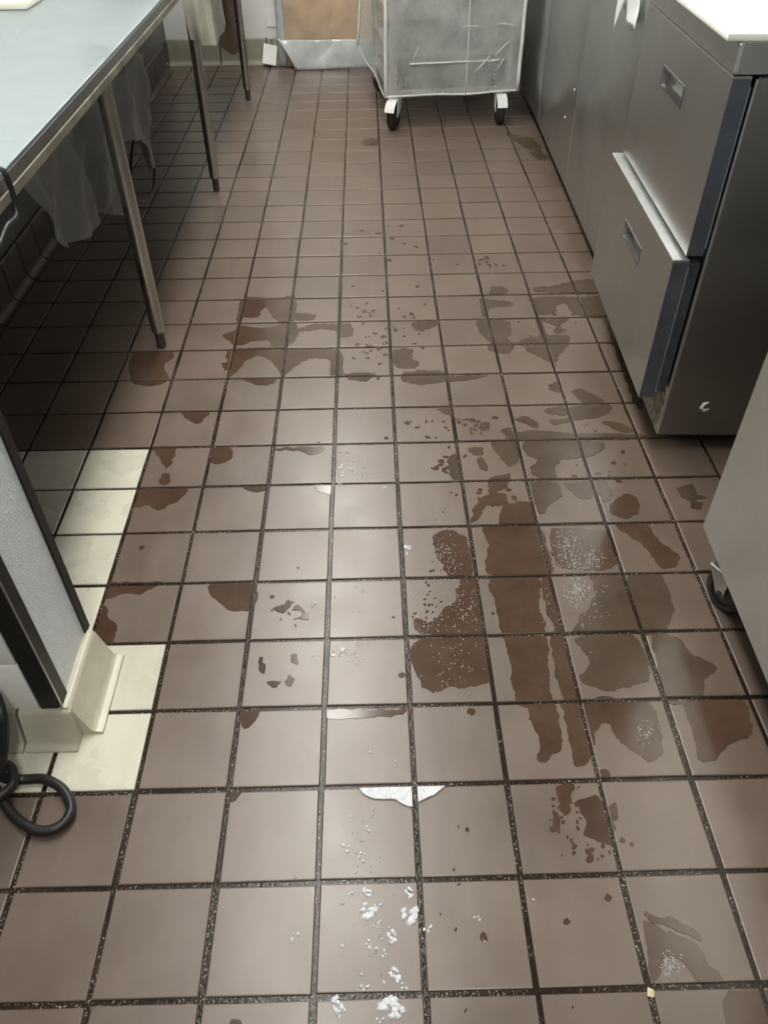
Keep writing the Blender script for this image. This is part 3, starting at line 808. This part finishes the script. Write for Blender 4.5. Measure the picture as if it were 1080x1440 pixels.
puddles = [
 C2((430,205),(560,210),(625,200),(645,210),(642,305),(575,307),(540,270),(520,245),(500,270),(490,285),(430,290),(400,310),(410,250)),
 C2((345,365),(390,345),(410,322),(480,335),(550,330),(600,312),(650,318),(652,370),(620,402),(555,412),(525,385),(470,390),(420,405),(385,402)),
 C2((650,342),(720,318),(810,316),(880,320),(885,365),(840,372),(815,345),(760,338),(650,352)),
 C2((375,425),(600,418),(830,430),(835,535),(785,535),(785,470),(700,463),(640,500),(590,540),(570,500),(530,463),(490,453),(440,473),(410,515),(370,540),(365,490)),
 C2((335,485),(362,480),(368,508),(345,512)),
 C2((415,548),(562,546),(548,570),(500,574),(450,562)),
 C2((-40,440),(130,440),(88,500),(112,540),(70,575),(-40,565)),
 C2((165,688),(278,690),(258,725),(220,735),(185,716)),
 C2((650,270),(730,280),(720,300),(650,300)),
 C2((850,528),(985,524),(950,556),(880,552)),
 C4((146,28),(234,30),(218,80),(202,108),(190,92),(160,45)), C4((180,128),(205,122),(216,150),(196,168),(174,160)),
 C4((368,28),(440,26),(450,55),(420,84),(366,82)), C4((600,28),(795,24),(782,45),(740,52),(700,38),(620,36)),
 C4((95,180),(282,180),(242,225),(170,265),(130,245),(82,247)), C4((492,176),(584,176),(562,193),(520,190)),
 C4((756,172),(828,170),(828,202),(788,196)), C4((372,543),(532,538),(527,640),(440,638),(400,612),(368,575)),
 [(150,820),(225,820),(212,828),(195,836),(172,835),(150,842)], [(146,850),(152,862),(155,872),(167,880),(160,892),(162,906),(148,908),(134,890)],
 C3((636,162),(720,156),(800,134),(885,132),(900,190),(810,187),(650,182)), C3((445,182),(460,160),(510,162),(522,186),(450,194)),
 C3((632,208),(760,203),(840,205),(930,200),(960,290),(870,290),(800,272),(760,232),(730,240),(722,265),(680,280),(645,270)),
 C3((405,212),(430,213),(530,223),(538,240),(450,250),(430,285),(415,280)), C3((668,298),(775,298),(742,325),(768,345),(735,360),(713,346),(730,325),(690,312)),
 C3((395,300),(525,308),(537,350),(525,380),(548,400),(540,432),(500,442),(440,425),(450,395),(405,352)),
 C3((540,402),(620,373),(655,370),(640,300),(665,300),(690,365),(770,363),(778,402),(742,440),(712,500),(700,480),(660,455),(600,430),(588,408)),
 C3((42,430),(122,423),(116,460),(147,482),(125,502),(60,502),(38,470)), C3((90,520),(245,515),(262,555),(150,572),(76,557)), C3((270,538),(435,533),(380,551),(280,560)),
 C3((120,310),(215,305),(220,322),(160,345),(125,335)), C3((693,575),(730,563),(752,602),(712,602)), C3((793,602),(830,588),(870,610),(930,642),(870,652),(828,640)),
 C3((676,682),(740,663),(784,680),(762,702),(700,696)), C3((785,668),(945,658),(952,690),(920,706),(800,726),(750,737),(718,742),(702,720),(780,714)),
 C3((498,765),(540,752),(550,775),(650,764),(800,779),(1075,782),(1062,803),(560,803),(518,792)), C3((915,728),(980,733),(1065,770),(1000,774)),
 C3((358,840),(412,837),(417,866),(374,868)), C3((400,740),(440,734),(446,765),(410,768)),
 C3((550,718),(600,708),(650,735),(640,752),(600,738)), C3((225,675),(290,668),(285,700),(250,690)),
 C3((930,290),(975,300),(1090,640),(1050,640)),
 C5((338,4),(424,4),(428,60),(400,80),(368,55)), C5((450,2),(612,2),(622,50),(560,62),(540,86),(546,114),(488,116),(462,86),(490,60),(452,46)), C5((620,2),(698,8),(682,36),(638,52)),
 C5((270,25),(305,25),(312,46),(280,42)), C5((295,60),(315,55),(330,95),(305,87)), C5((205,55),(235,45),(250,120),(215,125)),
 C5((305,185),(340,163),(382,168),(388,200),(350,206),(322,202),(300,242),(276,260),(284,220)), C5((380,203),(462,198),(482,266),(372,266),(368,235)), C5((330,120),(400,105),(385,150),(340,160)),
 C5((462,132),(545,132),(562,175),(532,190),(500,232),(478,200)), C5((572,136),(650,132),(660,178),(618,182)), C5((670,130),(700,128),(725,170),(700,195),(680,170)),
 C5((713,206),(760,170),(802,184),(802,232),(760,244),(723,232)), C5((928,150),(975,138),(992,170),(1022,180),(970,190),(938,176)), C5((968,195),(1002,194),(1002,216),(974,214)),
 Mg(C5((316,276),(484,268),(528,424),(328,420),(332,330)), C5((334,430),(486,430),(492,500),(500,560),(508,615),(376,612),(358,520)), C5((384,612),(512,612),(516,700),(524,830),(420,830),(400,700)), C6((398,10),(472,10),(497,90),(498,150),(470,160),(455,182),(428,177),(440,130))),
 Mg(C5((496,436),(528,428),(566,600),(538,596),(516,540)), C5((528,616),(572,612),(626,830),(576,830),(545,750)), C6((500,10),(556,10),(594,120),(577,165),(555,192),(533,186),(518,90))),
 C5((160,300),(200,283),(250,300),(270,330),(278,420),(205,420),(172,370),(156,330)), C5((240,440),(288,440),(304,612),(175,612),(106,600),(102,560),(160,572),(180,540),(220,510)),
 C5((96,650),(150,620),(314,620),(334,700),(328,762),(240,782),(210,772),(165,797),(124,772),(88,692)), C5((736,270),(830,262),(872,320),(934,365),(916,397),(878,402),(830,342),(780,302)),
 C5((650,425),(745,428),(802,600),(600,604),(645,530),(670,480)), C5((772,425),(876,426),(914,520),(912,560),(882,602),(818,602)),
 C5((606,626),(780,612),(834,700),(822,762),(700,788),(640,772),(618,746),(652,710),(640,680)), C5((846,612),(922,620),(982,680),(1054,720),(1012,752),(1002,815),(890,822),(868,700)),
 C5((540,280),(700,290),(735,380),(700,405),(560,400),(530,340)),
 C6((568,10),(742,10),(777,100),(777,160),(745,182),(708,152),(658,122),(640,82),(610,76),(585,100)), C6((846,10),(1002,8),(1034,100),(970,132),(930,178),(888,172),(866,80)),
 C6((483,248),(530,246),(520,330),(495,320),(490,290)), C6((540,300),(600,280),(640,350),(650,415),(590,402),(560,380),(568,345)), C6((474,320),(490,328),(497,382),(480,372)), C6((600,205),(632,208),(634,230),(608,232)), C6((636,310),(655,305),(655,340),(642,342)),
 C6((733,640),(800,660),(862,690),(905,745),(955,805),(880,792),(840,745),(800,735),(770,792),(752,792),(738,700)), C6((738,608),(872,650),(884,682),(800,648),(742,625)), C6((958,836),(1100,826),(1100,930),(968,930)),
 C7((480,-4),(806,-6),(792,15),(620,32),(498,32)), C7((104,-6),(200,-4),(176,45),(128,78)), C7((68,328),(118,332),(102,370),(72,378)), C7((78,1300),(124,1298),(130,1340),(72,1340)),
 C4((606,640),(640,626),(665,598),(672,625),(640,652)), C4((678,640),(700,622),(728,646),(705,644)), C4((684,678),(732,654),(738,682),(700,676)),
 C4((550,820),(566,824),(562,842),(580,846),(576,882),(554,872)), C4((583,914),(637,920),(620,937),(594,934)), C4((648,914),(670,888),(692,905),(670,930)), C4((674,814),(700,814),(692,852),(674,842)),
 CF((172,660),(245,658),(236,690),(172,688)), CF((850,635),(960,655),(1010,690),(1010,725),(930,695)), CF((960,720),(1030,730),(1050,760),(990,752)),
]
random.seed(11)
def where(c):
    x, y = c[0], c[1]
    if y > 20: return 'near the covered rack'
    if x < -1.7 and y < 9: return 'beside the cream tiles'
    if x < -1.4: return 'near the work table leg'
    if x > 3.3 and y >= 7.7: return 'beside the drawer refrigerator'
    if x > 3.4 and y > 2: return 'beside the equipment cabinet'
    if y < 3: return 'in front of the equipment cabinet' if x > 1.6 else 'near the soap foam'
    return 'in the middle of the aisle'
for k, poly in enumerate(puddles):
    polys = poly[1:] if poly[0] == 'M' else [poly]
    mb = MB()
    for n_p, p_ in enumerate(polys):
        q_ = patch_mesh([fl(*p) for p in p_], zt=cm(.055+.0005*k+.006*n_p), seed=k+n_p*.37)
        mb.add(q_.v, q_.f)
    if not mb.v: continue
    A3 = np.array(mb.v); c = np.mean(A3, axis=0); ext = A3.max(0)-A3.min(0)
    semi = (c[1] > 6.6 and c[0] > 1.2) or (c[0] > 3.2 and 3 < c[1] < 5)
    o = mb.obj('water_puddle', 'wet_thin' if semi else 'wet', None, None, (float(c[0]), float(c[1]), 0))
    big = max(ext[0], ext[1])
    size = 'long' if big > 2 else 'broad' if big > .75 else 'medium' if big > .42 else 'small'
    shp = 'crosswise' if ext[0] > 1.5*ext[1] else 'lengthwise' if ext[1] > 1.5*ext[0] else 'roundish'
    size = size+' '+shp
    lb = '%s %s wet patch on the brown floor tiles %s' % (size, 'thin' if semi else 'dark', where(c))
    if poly[0] == 'M':
        lb = 'wide dark wet streak running over four rows of floor tiles' if len(poly) > 4 else 'narrow dark wet streak running alongside the wide one'
    tag(o, lb, 'puddle', lb.replace('wet patch', 'wet patches'))
# fine pale flecks painting whitish light sheen onto the wet floor
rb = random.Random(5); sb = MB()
def sheen_spot(px, py, sx, sy, cnt, r):
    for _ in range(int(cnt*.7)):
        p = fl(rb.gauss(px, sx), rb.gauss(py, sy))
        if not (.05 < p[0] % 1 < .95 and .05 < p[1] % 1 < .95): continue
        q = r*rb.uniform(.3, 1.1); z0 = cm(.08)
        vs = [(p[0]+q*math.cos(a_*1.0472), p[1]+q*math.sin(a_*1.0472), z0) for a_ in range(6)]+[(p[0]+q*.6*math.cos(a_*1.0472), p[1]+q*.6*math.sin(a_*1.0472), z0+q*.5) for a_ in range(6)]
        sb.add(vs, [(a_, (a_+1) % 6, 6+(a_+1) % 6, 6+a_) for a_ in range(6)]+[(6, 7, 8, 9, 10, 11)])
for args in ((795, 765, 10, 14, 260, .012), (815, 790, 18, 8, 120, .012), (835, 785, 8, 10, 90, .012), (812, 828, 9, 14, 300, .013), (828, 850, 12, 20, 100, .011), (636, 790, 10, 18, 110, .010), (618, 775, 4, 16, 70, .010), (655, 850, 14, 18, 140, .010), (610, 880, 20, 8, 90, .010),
             (630, 930, 24, 22, 90, .010), (943, 1358, 7, 9, 160, .009), (905, 1030, 8, 8, 110, .009), (505, 660, 16, 10, 60, .012), (490, 920, 16, 8, 50, .009), (520, 1330, 25, 40, 70, .008), (515, 1200, 14, 30, 40, .008), (770, 850, 5, 30, 60, .009)): sheen_spot(*args)
tag(sb.obj('sheen_flecks', 'painted_sheen', None, None), 'fine pale flecks painting whitish sheen on the wet floor tiles', 'painted_sheen', kind='stuff')
# small drops, too many to count
random.seed(21)
dr = MB()
def drop(x, y, r, sq=1.0, rot=0.0, z=cm(.073)):
    if not (.05 < x % 1 < .95 and .05 < y % 1 < .95): return
    n_ = 9; vs = []
    for k in range(n_):
        a = 2*math.pi*k/n_; q = r*random.uniform(.7, 1.2)
        u, v = q*math.cos(a), q*sq*math.sin(a)
        vs.append((x+u*math.cos(rot)-v*math.sin(rot), y+u*math.sin(rot)+v*math.cos(rot), z))
    vs += [(p[0], p[1], -cm(.02)) for p in vs]
    dr.add(vs, [tuple(range(n_))]+[(k, (k+1) % n_, n_+(k+1) % n_, n_+k) for k in range(n_)])
for (px, py, sx, sy, cnt, r) in ((515, 480, 40, 40, 34, .05), (505, 440, 35, 20, 12, .06), (575, 460, 40, 50, 26, .05), (655, 595, 30, 15, 24, .045), (630, 655, 20, 20, 22, .05), (690, 370, 14, 8, 12, .05),
    (600, 600, 50, 25, 12, .05), (700, 700, 30, 20, 20, .05), (480, 920, 30, 12, 10, .03), (410, 850, 25, 25, 12, .03), (800, 1150, 30, 40, 26, .03), (640, 1230, 250, 150, 16, .02), (480, 650, 25, 25, 14, .03),
    (620, 790, 50, 120, 30, .025), (780, 470, 50, 50, 14, .05), (560, 340, 60, 30, 14, .06), (830, 1200, 30, 20, 8, .03), (620, 870, 40, 20, 26, .03), (830, 650, 60, 60, 16, .04)):
    for _ in range(cnt):
        p = fl(random.gauss(px, sx*.6), random.gauss(py, sy*.6))
        if p[0] < -3.9 or p[0] > 5.0: continue
        drop(p[0], p[1], r*random.uniform(.5, 1.3), random.uniform(.4, 1), random.uniform(0, 3), cm(random.uniform(.060, .072)))
for (px, py, r) in ((662, 1000, .05), (855, 1262, .035), (797, 1296, .035), (720, 1391, .04), (875, 1182, .03), (830, 1207, .05), (199, 770, .05), (565, 950, .05), (680, 1318, .04)):
    p = fl(px, py); drop(p[0], p[1], r)
tag(dr.obj('water_drops', 'wet', None, None), 'scattered small drops of water across the brown floor tiles', 'water drops', kind='stuff')

# ------------------------------------------------------------------ soap foam
random.seed(8)
def foam_mesh(n, spread, hgt, seed):
    """a few ragged low domes of froth"""
    rnd = random.Random(seed); mb = MB()
    for q_ in range(n):
        a0 = rnd.uniform(0, 6.28); d = spread*math.sqrt(rnd.random())*(0 if n == 1 else 1); r = spread*rnd.uniform(.25, .75 if n < 5 else .45)
        cx, cy = d*math.cos(a0)*.8, d*math.sin(a0)*1.2
        m_ = 14; rad = [r*rnd.uniform(.2, 1.3) for _ in range(m_)]
        rad = [(rad[i-1]+2*rad[i]+rad[(i+1) % m_])/4 for i in range(m_)]
        vs = []
        for f, z in ((1.0, -.004), (.82, hgt*.6), (.45, hgt*rnd.uniform(.8, 1.1))):
            vs += [(cx+rad[i]*f*math.cos(6.2832*i/m_), cy+rad[i]*f*1.15*math.sin(6.2832*i/m_), z*rnd.uniform(.8, 1.2)) for i in range(m_)]
        mb.add(vs, [(k*m_+i, k*m_+(i+1) % m_, (k+1)*m_+(i+1) % m_, (k+1)*m_+i) for k in range(2) for i in range(m_)]+[tuple(2*m_+i for i in range(m_))])
    return mb
kinds = [foam_mesh(n_, s_, .014, 30+k).mesh('soap_foam', 'foam', 'all') for k, (n_, s_) in enumerate(((2, .030), (3, .040), (1, .045), (8, .062), (12, .092)))]
def foam(px, py, kind, s=1.0):
    p = fl(px, py)
    o = bpy.data.objects.new('soap_foam', kinds[kind]); COL.objects.link(o)
    o.location = (p[0]*T, p[1]*T, .0005 if .04 < p[0] % 1 < .96 and .04 < p[1] % 1 < .96 else -.003); o.rotation_euler = (0, 0, random.uniform(0, 6)); o.scale = (s, s, s)
    tag(o, 'small fleck of white soap foam on the brown floor tiles', 'foam', 'soap foam flecks on the floor')
F7 = lambda x, y: (300+x/3, 1000+y/3)
for x, y, k in ((682,430,0),(645,497,1),(620,545,0),(568,578,1),(625,600,1),(630,634,2),(570,770,1),(538,808,0),(650,765,3),(690,828,1),(700,872,0),(688,910,1),(745,925,0),(755,950,3),(710,962,2),(648,980,1),(686,1002,2),(725,1028,1),(543,990,2),(625,1112,2),(768,1110,3),(720,1142,2),(632,1172,1),(797,1164,1),(827,765,3),(903,928,1),(342,942,1),(600,680,2),(540,1265,1),(700,1310,1),(660,175,2),(768,212,2)):
    foam(*F7(x, y), k, random.uniform(.8, 1.15))
for x, y, k in ((650,845,4),(828,862,4),(745,1245,4),(775,1255,3),(522,1240,3)): foam(*F7(x, y), k, random.uniform(.95, 1.25))
for px, py, k in ((500, 825, 2), (510, 832, 2), (506, 860, 2), (470, 840, 2), (573, 770, 3), (572, 780, 1), (578, 835, 2), (500, 905, 0), (492, 925, 2), (505, 930, 1), (480, 680, 1), (505, 672, 1), (540, 685, 1), (500, 640, 0), (750, 1265, 2), (673, 1290, 1), (680, 1320, 0)):
    foam(px, py, k, .8)
# larger smear of foam
for poly in (C7((620,322),(700,316),(840,302),(842,402),(790,388),(760,372),(690,372),(640,356)), C7((858,316),(975,314),(940,346),(900,368),(858,388))):
    mb = patch_mesh([fl(*p) for p in poly], cm(.35), seed=77, jag=.006)
    c = np.mean(np.array(mb.v), axis=0)
    tag(mb.obj('soap_foam', 'foam', None, None, (float(c[0]), float(c[1]), 0)), 'wide white smear of soap foam along a tile joint', 'foam', 'soap foam smear')
# crumb on a joint
p = fl(915, 1396)
cr = MB(); bm = bmesh.new(); bmesh.ops.create_icosphere(bm, subdivisions=1, radius=.05)
for v in bm.verts: v.co *= random.uniform(.6, 1.2); v.co.z = v.co.z*.5+.012
bm.verts.index_update(); cr.add([(v.co.x+p[0], v.co.y+p[1], v.co.z) for v in bm.verts], [[v.index for v in f.verts] for f in bm.faces]); bm.free()
tag(cr.obj('food_crumb', 'crumb', None, None, (float(p[0]), float(p[1]), 0)), 'pale yellow food crumb resting on a floor joint', 'crumb')
